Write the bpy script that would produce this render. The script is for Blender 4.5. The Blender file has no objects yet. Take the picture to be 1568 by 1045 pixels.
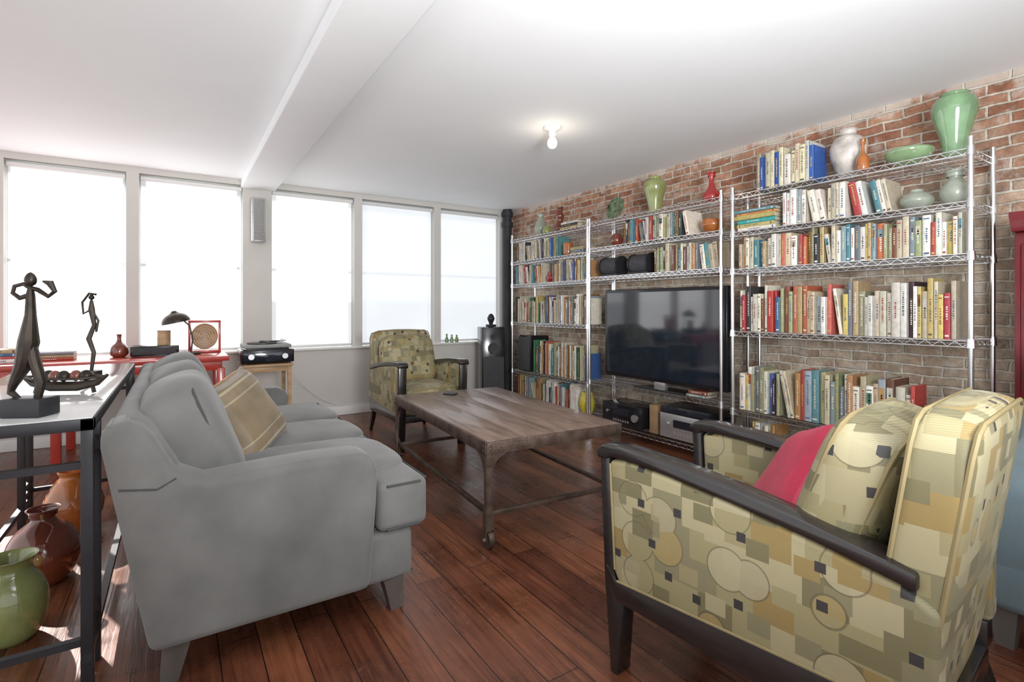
import bpy, bmesh, math, random
from mathutils import Vector, Matrix, noise
R=random.Random(11)
SC=bpy.context.scene
# ---------------------------------------------------------------- materials
def nt(name):
    m=bpy.data.materials.new(name); m.use_nodes=True
    t=m.node_tree; b=t.nodes['Principled BSDF']; return m,t,b
def N(t,typ,**kw):
    n=t.nodes.new(typ)
    for k,v in kw.items(): setattr(n,k,v)
    return n
def ramp(t,stops,interp='LINEAR'):
    r=N(t,'ShaderNodeValToRGB'); r.color_ramp.interpolation=interp
    e=r.color_ramp.elements
    while len(e)<len(stops): e.new(0.5)
    for i,(p,c) in enumerate(stops):
        e[i].position=p; e[i].color=(c[0],c[1],c[2],1)
    return r
def mat(name,col,rough=0.5,metal=0.0,var=0.12,scale=8,bump=0.0,coat=0.0,sheen=0.0,stretch=None,emit=None,bscale=None):
    m,t,b=nt(name); L=t.links.new
    tc=N(t,'ShaderNodeTexCoord'); mp=N(t,'ShaderNodeMapping')
    if stretch: mp.inputs['Scale'].default_value=stretch
    L(tc.outputs['Object'],mp.inputs['Vector'])
    no=N(t,'ShaderNodeTexNoise'); no.inputs['Scale'].default_value=scale; no.inputs['Detail'].default_value=5
    L(mp.outputs[0],no.inputs['Vector'])
    r=ramp(t,[(0.3,[max(0,c*(1-var)) for c in col]),(0.7,[min(1,c*(1+var)) for c in col])])
    L(no.outputs['Fac'],r.inputs[0]); L(r.outputs[0],b.inputs['Base Color'])
    b.inputs['Roughness'].default_value=rough; b.inputs['Metallic'].default_value=metal
    if coat: b.inputs['Coat Weight'].default_value=coat; b.inputs['Coat Roughness'].default_value=0.08
    if sheen: b.inputs['Sheen Weight'].default_value=sheen
    if bump:
        n2=N(t,'ShaderNodeTexNoise'); n2.inputs['Scale'].default_value=bscale or scale*6; n2.inputs['Detail'].default_value=3
        L(mp.outputs[0],n2.inputs['Vector'])
        bp=N(t,'ShaderNodeBump'); bp.inputs['Strength'].default_value=bump; bp.inputs['Distance'].default_value=0.01
        L(n2.outputs['Fac'],bp.inputs['Height']); L(bp.outputs[0],b.inputs['Normal'])
    if emit:
        b.inputs['Emission Color'].default_value=(*emit[0],1); b.inputs['Emission Strength'].default_value=emit[1]
    return m

def brick_mat():
    m,t,b=nt('old_brick'); L=t.links.new
    tc=N(t,'ShaderNodeTexCoord'); s=N(t,'ShaderNodeSeparateXYZ'); L(tc.outputs['Object'],s.inputs[0])
    c=N(t,'ShaderNodeCombineXYZ'); L(s.outputs['Y'],c.inputs['X']); L(s.outputs['Z'],c.inputs['Y'])
    dn=N(t,'ShaderNodeTexNoise'); dn.inputs['Scale'].default_value=7; dn.inputs['Detail'].default_value=4; L(tc.outputs['Object'],dn.inputs['Vector'])
    vm=N(t,'ShaderNodeVectorMath',operation='SCALE'); L(dn.outputs['Color'],vm.inputs[0]); vm.inputs['Scale'].default_value=0.036
    va=N(t,'ShaderNodeVectorMath',operation='ADD'); L(c.outputs[0],va.inputs[0]); L(vm.outputs[0],va.inputs[1])
    def br(c1,c2,mo):
        k=N(t,'ShaderNodeTexBrick'); L(va.outputs[0],k.inputs['Vector'])
        k.inputs['Scale'].default_value=1; k.inputs['Brick Width'].default_value=0.20; k.inputs['Row Height'].default_value=0.062
        k.inputs['Mortar Size'].default_value=0.0080; k.inputs['Mortar Smooth'].default_value=0.35; k.inputs['Bias'].default_value=0.0
        k.inputs['Color1'].default_value=(*c1,1);k.inputs['Color2'].default_value=(*c2,1);k.inputs['Mortar'].default_value=(*mo,1)
        return k
    k1=br((.33,.135,.08),(.55,.30,.19),(.66,.58,.48))
    k2=br((.42,.32,.23),(.72,.60,.47),(.76,.70,.60))
    n=N(t,'ShaderNodeTexNoise'); n.inputs['Scale'].default_value=2.6; n.inputs['Detail'].default_value=8; n.inputs['Roughness'].default_value=.7
    L(tc.outputs['Object'],n.inputs['Vector'])
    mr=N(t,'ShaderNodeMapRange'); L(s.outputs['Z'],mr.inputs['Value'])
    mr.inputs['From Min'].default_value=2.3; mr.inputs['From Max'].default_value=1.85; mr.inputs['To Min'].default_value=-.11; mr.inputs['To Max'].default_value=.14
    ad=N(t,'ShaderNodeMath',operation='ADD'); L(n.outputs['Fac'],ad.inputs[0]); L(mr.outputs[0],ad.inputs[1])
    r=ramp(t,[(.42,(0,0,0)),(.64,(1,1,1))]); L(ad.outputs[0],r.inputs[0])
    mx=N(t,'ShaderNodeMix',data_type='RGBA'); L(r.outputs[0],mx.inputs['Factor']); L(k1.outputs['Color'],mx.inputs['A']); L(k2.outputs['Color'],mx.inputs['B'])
    n3=N(t,'ShaderNodeTexNoise'); n3.inputs['Scale'].default_value=16; n3.inputs['Detail'].default_value=9; n3.inputs['Roughness'].default_value=.75; L(tc.outputs['Object'],n3.inputs['Vector'])
    r3=ramp(t,[(.3,(.42,.40,.38)),(.68,(1.3,1.3,1.3))]); L(n3.outputs['Fac'],r3.inputs[0])
    mu=N(t,'ShaderNodeMix',data_type='RGBA',blend_type='MULTIPLY'); mu.inputs['Factor'].default_value=.9
    L(mx.outputs['Result'],mu.inputs['A']); L(r3.outputs[0],mu.inputs['B'])
    n5=N(t,'ShaderNodeTexNoise'); n5.inputs['Scale'].default_value=5; n5.inputs['Detail'].default_value=9; n5.inputs['Roughness'].default_value=.65; L(tc.outputs['Object'],n5.inputs['Vector'])
    zr=N(t,'ShaderNodeMapRange'); L(s.outputs['Z'],zr.inputs['Value']); zr.inputs['From Min'].default_value=2.42; zr.inputs['From Max'].default_value=2.51; zr.inputs['To Min'].default_value=0; zr.inputs['To Max'].default_value=.20
    a5=N(t,'ShaderNodeMath',operation='ADD'); L(n5.outputs['Fac'],a5.inputs[0]); L(zr.outputs[0],a5.inputs[1])
    r5=ramp(t,[(.54,(0,0,0)),(.66,(1,1,1))]); L(a5.outputs[0],r5.inputs[0])
    w5=N(t,'ShaderNodeMath',operation='MULTIPLY'); L(r5.outputs[0],w5.inputs[0]); w5.inputs[1].default_value=.6
    m5=N(t,'ShaderNodeMix',data_type='RGBA'); L(w5.outputs[0],m5.inputs['Factor']); L(mu.outputs['Result'],m5.inputs['A']); m5.inputs['B'].default_value=(.72,.68,.61,1)
    L(m5.outputs['Result'],b.inputs['Base Color'])
    b.inputs['Roughness'].default_value=.9
    su=N(t,'ShaderNodeMath',operation='MULTIPLY_ADD'); L(k1.outputs['Fac'],su.inputs[0]); su.inputs[1].default_value=-1.0; L(n3.outputs['Fac'],su.inputs[2])
    bp=N(t,'ShaderNodeBump'); bp.inputs['Strength'].default_value=.9; bp.inputs['Distance'].default_value=.016
    L(su.outputs[0],bp.inputs['Height']); L(bp.outputs[0],b.inputs['Normal'])
    return m
def floor_mat():
    m,t,b=nt('plank_floor'); L=t.links.new
    tc=N(t,'ShaderNodeTexCoord'); s=N(t,'ShaderNodeSeparateXYZ'); L(tc.outputs['Object'],s.inputs[0])
    c=N(t,'ShaderNodeCombineXYZ'); L(s.outputs['Y'],c.inputs['X']); L(s.outputs['X'],c.inputs['Y'])
    k=N(t,'ShaderNodeTexBrick'); L(c.outputs[0],k.inputs['Vector']); k.offset=.37
    k.inputs['Scale'].default_value=1; k.inputs['Brick Width'].default_value=2.1; k.inputs['Row Height'].default_value=.125
    k.inputs['Mortar Size'].default_value=.0022; k.inputs['Mortar Smooth'].default_value=.1
    k.inputs['Color1'].default_value=(.105,.034,.018,1);k.inputs['Color2'].default_value=(.215,.078,.036,1);k.inputs['Mortar'].default_value=(.015,.007,.005,1)
    mp=N(t,'ShaderNodeMapping'); mp.inputs['Scale'].default_value=(26,1.6,1); L(tc.outputs['Object'],mp.inputs['Vector'])
    n=N(t,'ShaderNodeTexNoise'); n.inputs['Scale'].default_value=1.4; n.inputs['Detail'].default_value=7; n.inputs['Distortion'].default_value=1.2; L(mp.outputs[0],n.inputs['Vector'])
    r=ramp(t,[(.3,(.6,.52,.5)),(.7,(1.35,1.35,1.35))]); L(n.outputs['Fac'],r.inputs[0])
    mu=N(t,'ShaderNodeMix',data_type='RGBA',blend_type='MULTIPLY'); mu.inputs['Factor'].default_value=1
    L(k.outputs['Color'],mu.inputs['A']); L(r.outputs[0],mu.inputs['B'])
    n2=N(t,'ShaderNodeTexNoise'); n2.inputs['Scale'].default_value=3; n2.inputs['Detail'].default_value=8; n2.inputs['Roughness'].default_value=.65; L(tc.outputs['Object'],n2.inputs['Vector'])
    r2=ramp(t,[(.35,(.7,.7,.7)),(.65,(1.25,1.25,1.25))]); L(n2.outputs['Fac'],r2.inputs[0])
    m2=N(t,'ShaderNodeMix',data_type='RGBA',blend_type='MULTIPLY'); m2.inputs['Factor'].default_value=1
    L(mu.outputs['Result'],m2.inputs['A']); L(r2.outputs[0],m2.inputs['B'])
    n4=N(t,'ShaderNodeTexNoise'); n4.inputs['Scale'].default_value=22; n4.inputs['Detail'].default_value=6; n4.inputs['Roughness'].default_value=.8; L(tc.outputs['Object'],n4.inputs['Vector'])
    r4=ramp(t,[(.60,(0,0,0)),(.72,(.5,.5,.5))]); L(n4.outputs['Fac'],r4.inputs[0])
    m3=N(t,'ShaderNodeMix',data_type='RGBA'); L(r4.outputs[0],m3.inputs['Factor']); L(m2.outputs['Result'],m3.inputs['A']); m3.inputs['B'].default_value=(.34,.22,.15,1)
    L(m3.outputs['Result'],b.inputs['Base Color'])
    rr=N(t,'ShaderNodeMapRange'); L(n2.outputs['Fac'],rr.inputs['Value']); rr.inputs['From Min'].default_value=.3; rr.inputs['From Max'].default_value=.7
    rr.inputs['To Min'].default_value=.18; rr.inputs['To Max'].default_value=.40; L(rr.outputs[0],b.inputs['Roughness'])
    b.inputs['Specular IOR Level'].default_value=.6
    ma=N(t,'ShaderNodeMath',operation='MULTIPLY_ADD'); L(k.outputs['Fac'],ma.inputs[0]); ma.inputs[1].default_value=-1.5; L(n.outputs['Fac'],ma.inputs[2])
    bp=N(t,'ShaderNodeBump'); bp.inputs['Strength'].default_value=.3; bp.inputs['Distance'].default_value=.005
    L(ma.outputs[0],bp.inputs['Height']); L(bp.outputs[0],b.inputs['Normal'])
    return m
def retro_fabric():
    m,t,b=nt('retro_print_fabric'); L=t.links.new
    tc=N(t,'ShaderNodeTexCoord')
    def cells(sc,off,shift):
        mp=N(t,'ShaderNodeMapping'); mp.inputs['Scale'].default_value=sc; mp.inputs['Location'].default_value=off; L(tc.outputs['Object'],mp.inputs['Vector'])
        sp=N(t,'ShaderNodeSeparateXYZ'); L(mp.outputs[0],sp.inputs[0])
        fl=N(t,'ShaderNodeMath',operation='FLOOR'); L(sp.outputs['Z'],fl.inputs[0])
        wn=N(t,'ShaderNodeTexWhiteNoise',noise_dimensions='1D'); L(fl.outputs[0],wn.inputs['W'])
        sh=N(t,'ShaderNodeVectorMath',operation='SCALE'); L(wn.outputs['Color'],sh.inputs[0]); sh.inputs['Scale'].default_value=shift
        ad=N(t,'ShaderNodeVectorMath',operation='ADD'); L(mp.outputs[0],ad.inputs[0]); L(sh.outputs[0],ad.inputs[1])
        s2=N(t,'ShaderNodeSeparateXYZ'); L(ad.outputs[0],s2.inputs[0])
        cb=N(t,'ShaderNodeCombineXYZ')
        for a in('X','Y'):
            f=N(t,'ShaderNodeMath',operation='FLOOR'); L(s2.outputs[a],f.inputs[0]); L(f.outputs[0],cb.inputs[a])
        L(fl.outputs[0],cb.inputs['Z'])
        w3=N(t,'ShaderNodeTexWhiteNoise',noise_dimensions='3D'); L(cb.outputs[0],w3.inputs['Vector']); return w3
    A=cells((10,10,12),(.37,.21,.13),1.0); B=cells((19,17,21),(.11,.43,.33),1.0)
    sA=N(t,'ShaderNodeSeparateColor'); L(A.outputs['Color'],sA.inputs[0]); sB=N(t,'ShaderNodeSeparateColor'); L(B.outputs['Color'],sB.inputs[0])
    pal=[(0,(.155,.137,.068)),(.18,(.27,.235,.12)),(.40,(.20,.18,.10)),(.55,(.34,.30,.175)),(.74,(.25,.18,.065)),(.88,(.29,.255,.145))]
    rA=ramp(t,pal,'CONSTANT'); L(sA.outputs[0],rA.inputs[0]); rB=ramp(t,pal[::1],'CONSTANT'); L(sB.outputs[0],rB.inputs[0])
    gB=N(t,'ShaderNodeMath',operation='GREATER_THAN'); L(sB.outputs[1],gB.inputs[0]); gB.inputs[1].default_value=.68
    base=N(t,'ShaderNodeMix',data_type='RGBA'); L(gB.outputs[0],base.inputs['Factor']); L(rA.outputs[0],base.inputs['A']); L(rB.outputs[0],base.inputs['B'])
    v2=N(t,'ShaderNodeTexVoronoi'); v2.inputs['Scale'].default_value=7.0; v2.inputs['Randomness'].default_value=.75; L(tc.outputs['Object'],v2.inputs['Vector'])
    s2=N(t,'ShaderNodeSeparateColor'); L(v2.outputs['Color'],s2.inputs[0])
    r2=ramp(t,[(0,(.36,.32,.195)),(.3,(.17,.15,.08)),(.5,(.31,.235,.095)),(.75,(.33,.29,.18))],'CONSTANT'); L(s2.outputs[1],r2.inputs[0])
    lt=N(t,'ShaderNodeMath',operation='LESS_THAN'); L(v2.outputs['Distance'],lt.inputs[0]); lt.inputs[1].default_value=.40
    gt=N(t,'ShaderNodeMath',operation='GREATER_THAN'); L(sA.outputs[2],gt.inputs[0]); gt.inputs[1].default_value=.42
    mm=N(t,'ShaderNodeMath',operation='MULTIPLY'); L(lt.outputs[0],mm.inputs[0]); L(gt.outputs[0],mm.inputs[1])
    mf=N(t,'ShaderNodeMath',operation='MULTIPLY'); L(mm.outputs[0],mf.inputs[0]); mf.inputs[1].default_value=.85
    mx=N(t,'ShaderNodeMix',data_type='RGBA'); L(mf.outputs[0],mx.inputs['Factor']); L(base.outputs['Result'],mx.inputs['A']); L(r2.outputs[0],mx.inputs['B'])
    c1=N(t,'ShaderNodeMath',operation='COMPARE'); L(v2.outputs['Distance'],c1.inputs[0]); c1.inputs[1].default_value=.405; c1.inputs[2].default_value=.013
    c2=N(t,'ShaderNodeMath',operation='MULTIPLY'); L(c1.outputs[0],c2.inputs[0]); c2.inputs[1].default_value=.65
    mo=N(t,'ShaderNodeMix',data_type='RGBA'); L(c2.outputs[0],mo.inputs['Factor']); L(mx.outputs['Result'],mo.inputs['A']); mo.inputs['B'].default_value=(.10,.08,.045,1)
    v3=N(t,'ShaderNodeTexVoronoi',distance='CHEBYCHEV'); v3.inputs['Scale'].default_value=10.5; v3.inputs['Randomness'].default_value=.5
    mp=N(t,'ShaderNodeMapping'); mp.inputs['Location'].default_value=(.3,.7,.2); L(tc.outputs['Object'],mp.inputs['Vector']); L(mp.outputs[0],v3.inputs['Vector'])
    l3=N(t,'ShaderNodeMath',operation='LESS_THAN'); L(v3.outputs['Distance'],l3.inputs[0]); l3.inputs[1].default_value=.13
    m3=N(t,'ShaderNodeMix',data_type='RGBA'); L(l3.outputs[0],m3.inputs['Factor']); L(mo.outputs['Result'],m3.inputs['A']); m3.inputs['B'].default_value=(.03,.028,.027,1)
    w=N(t,'ShaderNodeTexWave',wave_type='BANDS',bands_direction='Z'); w.inputs['Scale'].default_value=75; L(tc.outputs['Object'],w.inputs['Vector'])
    rw=ramp(t,[(0,(.88,.88,.88)),(1,(1.1,1.1,1.1))]); L(w.outputs['Fac'],rw.inputs[0])
    m4=N(t,'ShaderNodeMix',data_type='RGBA',blend_type='MULTIPLY'); m4.inputs['Factor'].default_value=1; L(m3.outputs['Result'],m4.inputs['A']); L(rw.outputs[0],m4.inputs['B'])
    L(m4.outputs['Result'],b.inputs['Base Color']); b.inputs['Roughness'].default_value=.55; b.inputs['Sheen Weight'].default_value=.05
    return m
def vcol_mat(name,rough=.55):
    m,t,b=nt(name); L=t.links.new
    a=N(t,'ShaderNodeAttribute',attribute_name='Col'); tc=N(t,'ShaderNodeTexCoord')
    n=N(t,'ShaderNodeTexNoise'); n.inputs['Scale'].default_value=40; L(tc.outputs['Object'],n.inputs['Vector'])
    r=ramp(t,[(.3,(.85,.85,.85)),(.7,(1.08,1.08,1.08))]); L(n.outputs['Fac'],r.inputs[0])
    mu=N(t,'ShaderNodeMix',data_type='RGBA',blend_type='MULTIPLY'); mu.inputs['Factor'].default_value=1
    L(a.outputs['Color'],mu.inputs['A']); L(r.outputs[0],mu.inputs['B']); L(mu.outputs['Result'],b.inputs['Base Color'])
    b.inputs['Roughness'].default_value=rough; return m
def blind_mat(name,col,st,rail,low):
    # daylight glow painted as emission; sash and building shadows darkened into its colour
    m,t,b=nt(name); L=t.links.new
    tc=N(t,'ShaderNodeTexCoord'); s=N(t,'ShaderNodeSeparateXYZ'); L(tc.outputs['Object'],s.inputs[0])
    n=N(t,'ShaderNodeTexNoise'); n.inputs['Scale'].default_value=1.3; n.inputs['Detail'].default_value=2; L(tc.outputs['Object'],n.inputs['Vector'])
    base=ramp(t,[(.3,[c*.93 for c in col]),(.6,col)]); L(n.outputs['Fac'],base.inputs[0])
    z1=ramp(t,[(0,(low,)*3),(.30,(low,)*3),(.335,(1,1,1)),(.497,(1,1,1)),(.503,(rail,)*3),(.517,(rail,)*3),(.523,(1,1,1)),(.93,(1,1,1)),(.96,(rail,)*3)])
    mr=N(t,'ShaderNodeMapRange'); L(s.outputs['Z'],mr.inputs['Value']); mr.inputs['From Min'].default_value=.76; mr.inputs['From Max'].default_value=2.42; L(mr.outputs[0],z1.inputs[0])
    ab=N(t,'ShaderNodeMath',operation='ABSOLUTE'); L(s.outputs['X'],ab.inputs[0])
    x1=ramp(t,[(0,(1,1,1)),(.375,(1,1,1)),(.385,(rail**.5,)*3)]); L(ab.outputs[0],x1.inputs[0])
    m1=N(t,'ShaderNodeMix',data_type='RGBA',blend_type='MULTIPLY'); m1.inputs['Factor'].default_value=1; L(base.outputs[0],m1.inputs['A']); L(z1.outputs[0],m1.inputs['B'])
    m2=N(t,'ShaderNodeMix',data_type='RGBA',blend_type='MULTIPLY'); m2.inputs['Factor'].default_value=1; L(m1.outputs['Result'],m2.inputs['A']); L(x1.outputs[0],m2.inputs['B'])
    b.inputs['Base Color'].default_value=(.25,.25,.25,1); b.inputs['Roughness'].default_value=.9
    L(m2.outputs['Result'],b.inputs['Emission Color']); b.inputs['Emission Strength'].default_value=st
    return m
M_wall=mat('wall_paint',(.62,.60,.565),.7,var=.03,scale=3,bump=.05)
M_ceil=mat('ceiling_paint',(.89,.915,.93),.8,var=.015,scale=2)
M_brick=brick_mat(); M_floor=floor_mat(); M_retro=retro_fabric()
M_white=mat('white_trim',(.82,.82,.80),.45,var=.03)
M_sash=mat('window_sash',(.7,.71,.72),.4,var=.03)
M_glass=mat('window_glass',(.7,.8,.85),.05,var=.02)
M_blindA=blind_mat('blind_glow_bright',(1,1,.995),2.7,.31,.9)
M_blindB=blind_mat('blind_glow_cool',(.90,.95,1),.93,.86,.93)
M_blindC=blind_mat('blind_glow',(1,1,1),1.6,.52,.57)
M_chrome=mat('chrome_wire',(.80,.80,.82),.25,1.0,var=.05)
M_black=mat('black_metal',(.03,.03,.035),.4,.3,var=.2)
M_pipe=mat('painted_pipe',(.02,.022,.025),.6,0,var=.2)
M_blackw=mat('ebonised_wood',(.016,.013,.012),.25,0,var=.3,coat=.35,scale=12,stretch=(1,1,6))
M_bronze=mat('patinated_bronze',(.05,.04,.032),.4,.7,var=.35,scale=20)
M_iron=mat('rusted_iron',(.105,.072,.055),.48,.5,var=.45,scale=14,bump=.3)
M_twood=mat('weathered_wood',(.18,.118,.088),.36,0,var=.38,scale=4,bump=.2,stretch=(6,1,1),bscale=14,coat=.2)
M_velvet=mat('grey_velvet',(.142,.141,.135),.9,0,var=.25,scale=4,bump=.12,sheen=.22,bscale=260)
M_velvet2=mat('grey_velvet_seam',(.06,.06,.06),.9)
M_blue=mat('blue_grey_upholstery',(.13,.18,.20),.85,0,var=.12,scale=5,bump=.15,sheen=.2,bscale=260)
M_legw=mat('grey_wood_leg',(.10,.088,.078),.35,var=.25,stretch=(1,1,.2),coat=.3)
M_pip=mat('gold_piping',(.24,.19,.09),.6)
M_pink=mat('crimson_silk',(.40,.008,.045),.5,0,var=.2,scale=9,sheen=.08,bump=.1)
M_red=mat('red_lacquer',(.45,.045,.03),.3,var=.2,coat=.4)
M_dred=mat('burgundy_lacquer',(.16,.008,.014),.35,var=.25,coat=.3)
M_oak=mat('light_oak',(.45,.29,.15),.45,var=.25,stretch=(1,6,6),scale=4)
M_screen=mat('tv_screen',(.012,.018,.028),.06,var=.1,coat=1.0)
M_bezel=mat('gloss_black_plastic',(.012,.012,.014),.15,var=.1)
M_silver=mat('brushed_silver',(.55,.55,.55),.35,.8,var=.08,stretch=(1,1,20))
M_grille=mat('speaker_grille',(.05,.05,.055),.85,var=.3,scale=90)
M_greygr=mat('grey_grille',(.30,.30,.29),.7,var=.2,scale=90)
M_cela=mat('celadon_glaze',(.24,.36,.19),.12,var=.25,scale=6,coat=.8)
M_jade=mat('jade_glaze',(.19,.33,.17),.1,var=.35,scale=5,coat=.8)
M_lime=mat('olive_glaze',(.25,.28,.10),.15,var=.25,scale=6,coat=.7)
M_stone=mat('white_crackle_glaze',(.52,.48,.44),.35,var=.4,scale=12)
M_greyv=mat('grey_glaze',(.32,.35,.29),.3,var=.25,scale=9,coat=.3)
M_redg=mat('oxblood_glaze',(.36,.02,.02),.1,var=.3,scale=5,coat=.9)
M_brn=mat('brown_glaze',(.17,.04,.022),.12,var=.5,scale=5,coat=.8)
M_orng=mat('amber_glaze',(.40,.13,.03),.15,var=.4,scale=7,coat=.6)
M_yel=mat('yellow_glaze',(.6,.5,.05),.15,var=.15,coat=.7)
M_box=mat('kraft_box',(.3,.19,.10),.8,var=.2)
M_deco=mat('painted_enamel',(.10,.14,.07),.2,var=.9,scale=30,coat=.6)
M_books=vcol_mat('book_covers')
M_clear=mat('white_plastic',(.75,.75,.74),.3,var=.03)
M_ttop=mat('console_glass_top',(.62,.63,.62),.12,var=.05,coat=1.0)
def stripe_mat():
    m,t,b=nt('striped_tan_silk'); L=t.links.new
    tc=N(t,'ShaderNodeTexCoord'); s=N(t,'ShaderNodeSeparateXYZ'); L(tc.outputs['Object'],s.inputs[0])
    a=N(t,'ShaderNodeMath',operation='ABSOLUTE'); L(s.outputs['X'],a.inputs[0])
    r=ramp(t,[(0,(.22,.165,.10)),(.095,(.36,.31,.21)),(.105,(.22,.165,.10)),(.145,(.38,.33,.23)),(.16,(.20,.15,.09))],'CONSTANT'); L(a.outputs[0],r.inputs[0])
    n=N(t,'ShaderNodeTexNoise'); n.inputs['Scale'].default_value=12; L(tc.outputs['Object'],n.inputs['Vector'])
    r2=ramp(t,[(.3,(.85,.85,.85)),(.7,(1.15,1.15,1.15))]); L(n.outputs['Fac'],r2.inputs[0])
    mu=N(t,'ShaderNodeMix',data_type='RGBA',blend_type='MULTIPLY'); mu.inputs['Factor'].default_value=1; L(r.outputs[0],mu.inputs['A']); L(r2.outputs[0],mu.inputs['B'])
    L(mu.outputs['Result'],b.inputs['Base Color'])
    b.inputs['Roughness'].default_value=.5; b.inputs['Sheen Weight'].default_value=.15; return m
M_stripe=stripe_mat()

# ---------------------------------------------------------------- mesh builder
class MB:
    def __init__(s): s.v=[];s.f=[];s.mi=[];s.col=[];s.mats=[]
    def raw(s,vs,fs,m,M=None,col=None):
        if m not in s.mats: s.mats.append(m)
        i=s.mats.index(m); o=len(s.v)
        if M is None: s.v+= [tuple(p) for p in vs]
        else: s.v+= [tuple(M@Vector(p)) for p in vs]
        for f in fs:
            s.f.append([k+o for k in f]); s.mi.append(i); s.col.append(col or (1,1,1))
    def bm(s,b,m,M=None,col=None):
        b.verts.index_update()
        s.raw([v.co.copy() for v in b.verts],[[v.index for v in f.verts] for f in b.faces],m,M,col); b.free()
    def box(s,x0,x1,y0,y1,z0,z1,m,bev=0.0,M=None,col=None,seg=2):
        if bev<=0:
            vs=[(x,y,z) for x in(x0,x1) for y in(y0,y1) for z in(z0,z1)]
            s.raw(vs,[(0,1,3,2),(4,6,7,5),(0,4,5,1),(2,3,7,6),(0,2,6,4),(1,5,7,3)],m,M,col);return
        b=bmesh.new(); bmesh.ops.create_cube(b,size=1)
        for v in b.verts: v.co=Vector(((x0+x1)/2+v.co.x*(x1-x0),(y0+y1)/2+v.co.y*(y1-y0),(z0+z1)/2+v.co.z*(z1-z0)))
        bmesh.ops.bevel(b,geom=b.edges[:],offset=bev,segments=seg,affect='EDGES',profile=.5)
        s.bm(b,m,M,col)
    def prism(s,poly,ax,a,b_,m,bev=0.0,M=None,seg=2,col=None):
        def P(p,q):
            if ax=='y': return (p[0],q,p[1])
            if ax=='x': return (q,p[0],p[1])
            return (p[0],p[1],q)
        b=bmesh.new(); A=[b.verts.new(P(p,a)) for p in poly]; B=[b.verts.new(P(p,b_)) for p in poly]; n=len(poly)
        b.faces.new(A); b.faces.new(B[::-1])
        for i in range(n): b.faces.new((A[i],B[i],B[(i+1)%n],A[(i+1)%n]))
        bmesh.ops.recalc_face_normals(b,faces=b.faces[:])
        if bev>0:
            es=[e for e in b.edges if len(e.link_faces)==2 and e.calc_face_angle(0)>math.radians(35)]
            bmesh.ops.bevel(b,geom=es,offset=bev,segments=seg,affect='EDGES',profile=.5)
        s.bm(b,m,M,col)
    def tube(s,pts,r,m,seg=8,closed=False,M=None,col=None,cap=True):
        pts=[Vector(p) for p in pts]; n=len(pts)
        rs=r if isinstance(r,(list,tuple)) else [r]*n
        vs=[];fs=[]; up=None
        for i,p in enumerate(pts):
            if closed: t=pts[(i+1)%n]-pts[i-1]
            else: t=pts[min(i+1,n-1)]-pts[max(i-1,0)]
            t.normalize()
            if up is None: up=Vector((0,0,1)) if abs(t.z)<.9 else Vector((1,0,0))
            a=t.cross(up); 
            if a.length<1e-4: a=t.cross(Vector((0,1,0)))
            a.normalize(); c=a.cross(t); up=c
            for k in range(seg):
                g=2*math.pi*k/seg+math.pi/seg; vs.append(p+(a*math.cos(g)+c*math.sin(g))*rs[i])
        for i in range(n if closed else n-1):
            j=(i+1)%n
            for k in range(seg):
                l=(k+1)%seg; fs.append((i*seg+k,i*seg+l,j*seg+l,j*seg+k))
        if not closed and cap:
            fs.append(tuple(range(seg))[::-1]); fs.append(tuple((n-1)*seg+k for k in range(seg)))
        s.raw(vs,fs,m,M,col)
    def cyl(s,p0,p1,r0,m,r1=None,seg=16,M=None,col=None):
        s.tube([p0,p1],[r0,r0 if r1 is None else r1],m,seg,M=M,col=col)
    def lathe(s,prof,loc,m,seg=28,M=None,smooth=True,sub=4,axis=None):
        if smooth and len(prof)>2:
            q=[];P=prof
            for i in range(len(P)-1):
                p0=P[max(i-1,0)];p1=P[i];p2=P[i+1];p3=P[min(i+2,len(P)-1)]
                for k in range(sub):
                    t=k/sub
                    c=[.5*((2*p1[j])+(-p0[j]+p2[j])*t+(2*p0[j]-5*p1[j]+4*p2[j]-p3[j])*t*t+(-p0[j]+3*p1[j]-3*p2[j]+p3[j])*t**3) for j in(0,1)]
                    q.append((max(0.0,c[0]),c[1]))
            q.append(P[-1]); prof=q
        vs=[];fs=[];n=len(prof)
        for r,z in prof:
            for k in range(seg):
                g=2*math.pi*k/seg; vs.append((loc[0]+r*math.cos(g),loc[1]+r*math.sin(g),loc[2]+z))
        for i in range(n-1):
            for k in range(seg):
                l=(k+1)%seg; fs.append((i*seg+k,i*seg+l,(i+1)*seg+l,(i+1)*seg+k))
        fs.append(tuple(range(seg))[::-1])
        s.raw(vs,fs,m,M)
    def soft(s,size,m,M=None,n=7,bulge=0.06,cuts=11,wr=0.0,pinch=0,seed=0):
        b=bmesh.new(); bmesh.ops.create_cube(b,size=2); bmesh.ops.subdivide_edges(b,edges=b.edges[:],cuts=cuts,use_grid_fill=True)
        for v in b.verts:
            x,y,z=v.co; mx=max(abs(x),abs(y),abs(z)); l=(abs(x)**n+abs(y)**n+abs(z)**n)**(1/n)
            p=v.co*(mx/l); x,y,z=p
            if pinch:
                X,Y=v.co.x,v.co.y
                z=v.co.z*(.08+.92*(max(0,(1-abs(X)**pinch)*(1-abs(Y)**pinch)))**.55); k_=1-.07*(1-(X*Y)**2)*(max(abs(X),abs(Y))**4); x=X*k_; y=Y*k_
            else:
                X=x;Y=y;Z=z
                z=Z*(1+bulge*(1-X*X)*(1-Y*Y)); x=X*(1+bulge*.4*(1-Z*Z)*(1-Y*Y)); y=Y*(1+bulge*.4*(1-X*X)*(1-Z*Z))
            q=Vector((x*size[0]/2,y*size[1]/2,z*size[2]/2))
            if wr:
                k=noise.noise(q*7+Vector((seed*3.1,seed,0))); q+=q.normalized()*k*wr
            v.co=q
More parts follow.
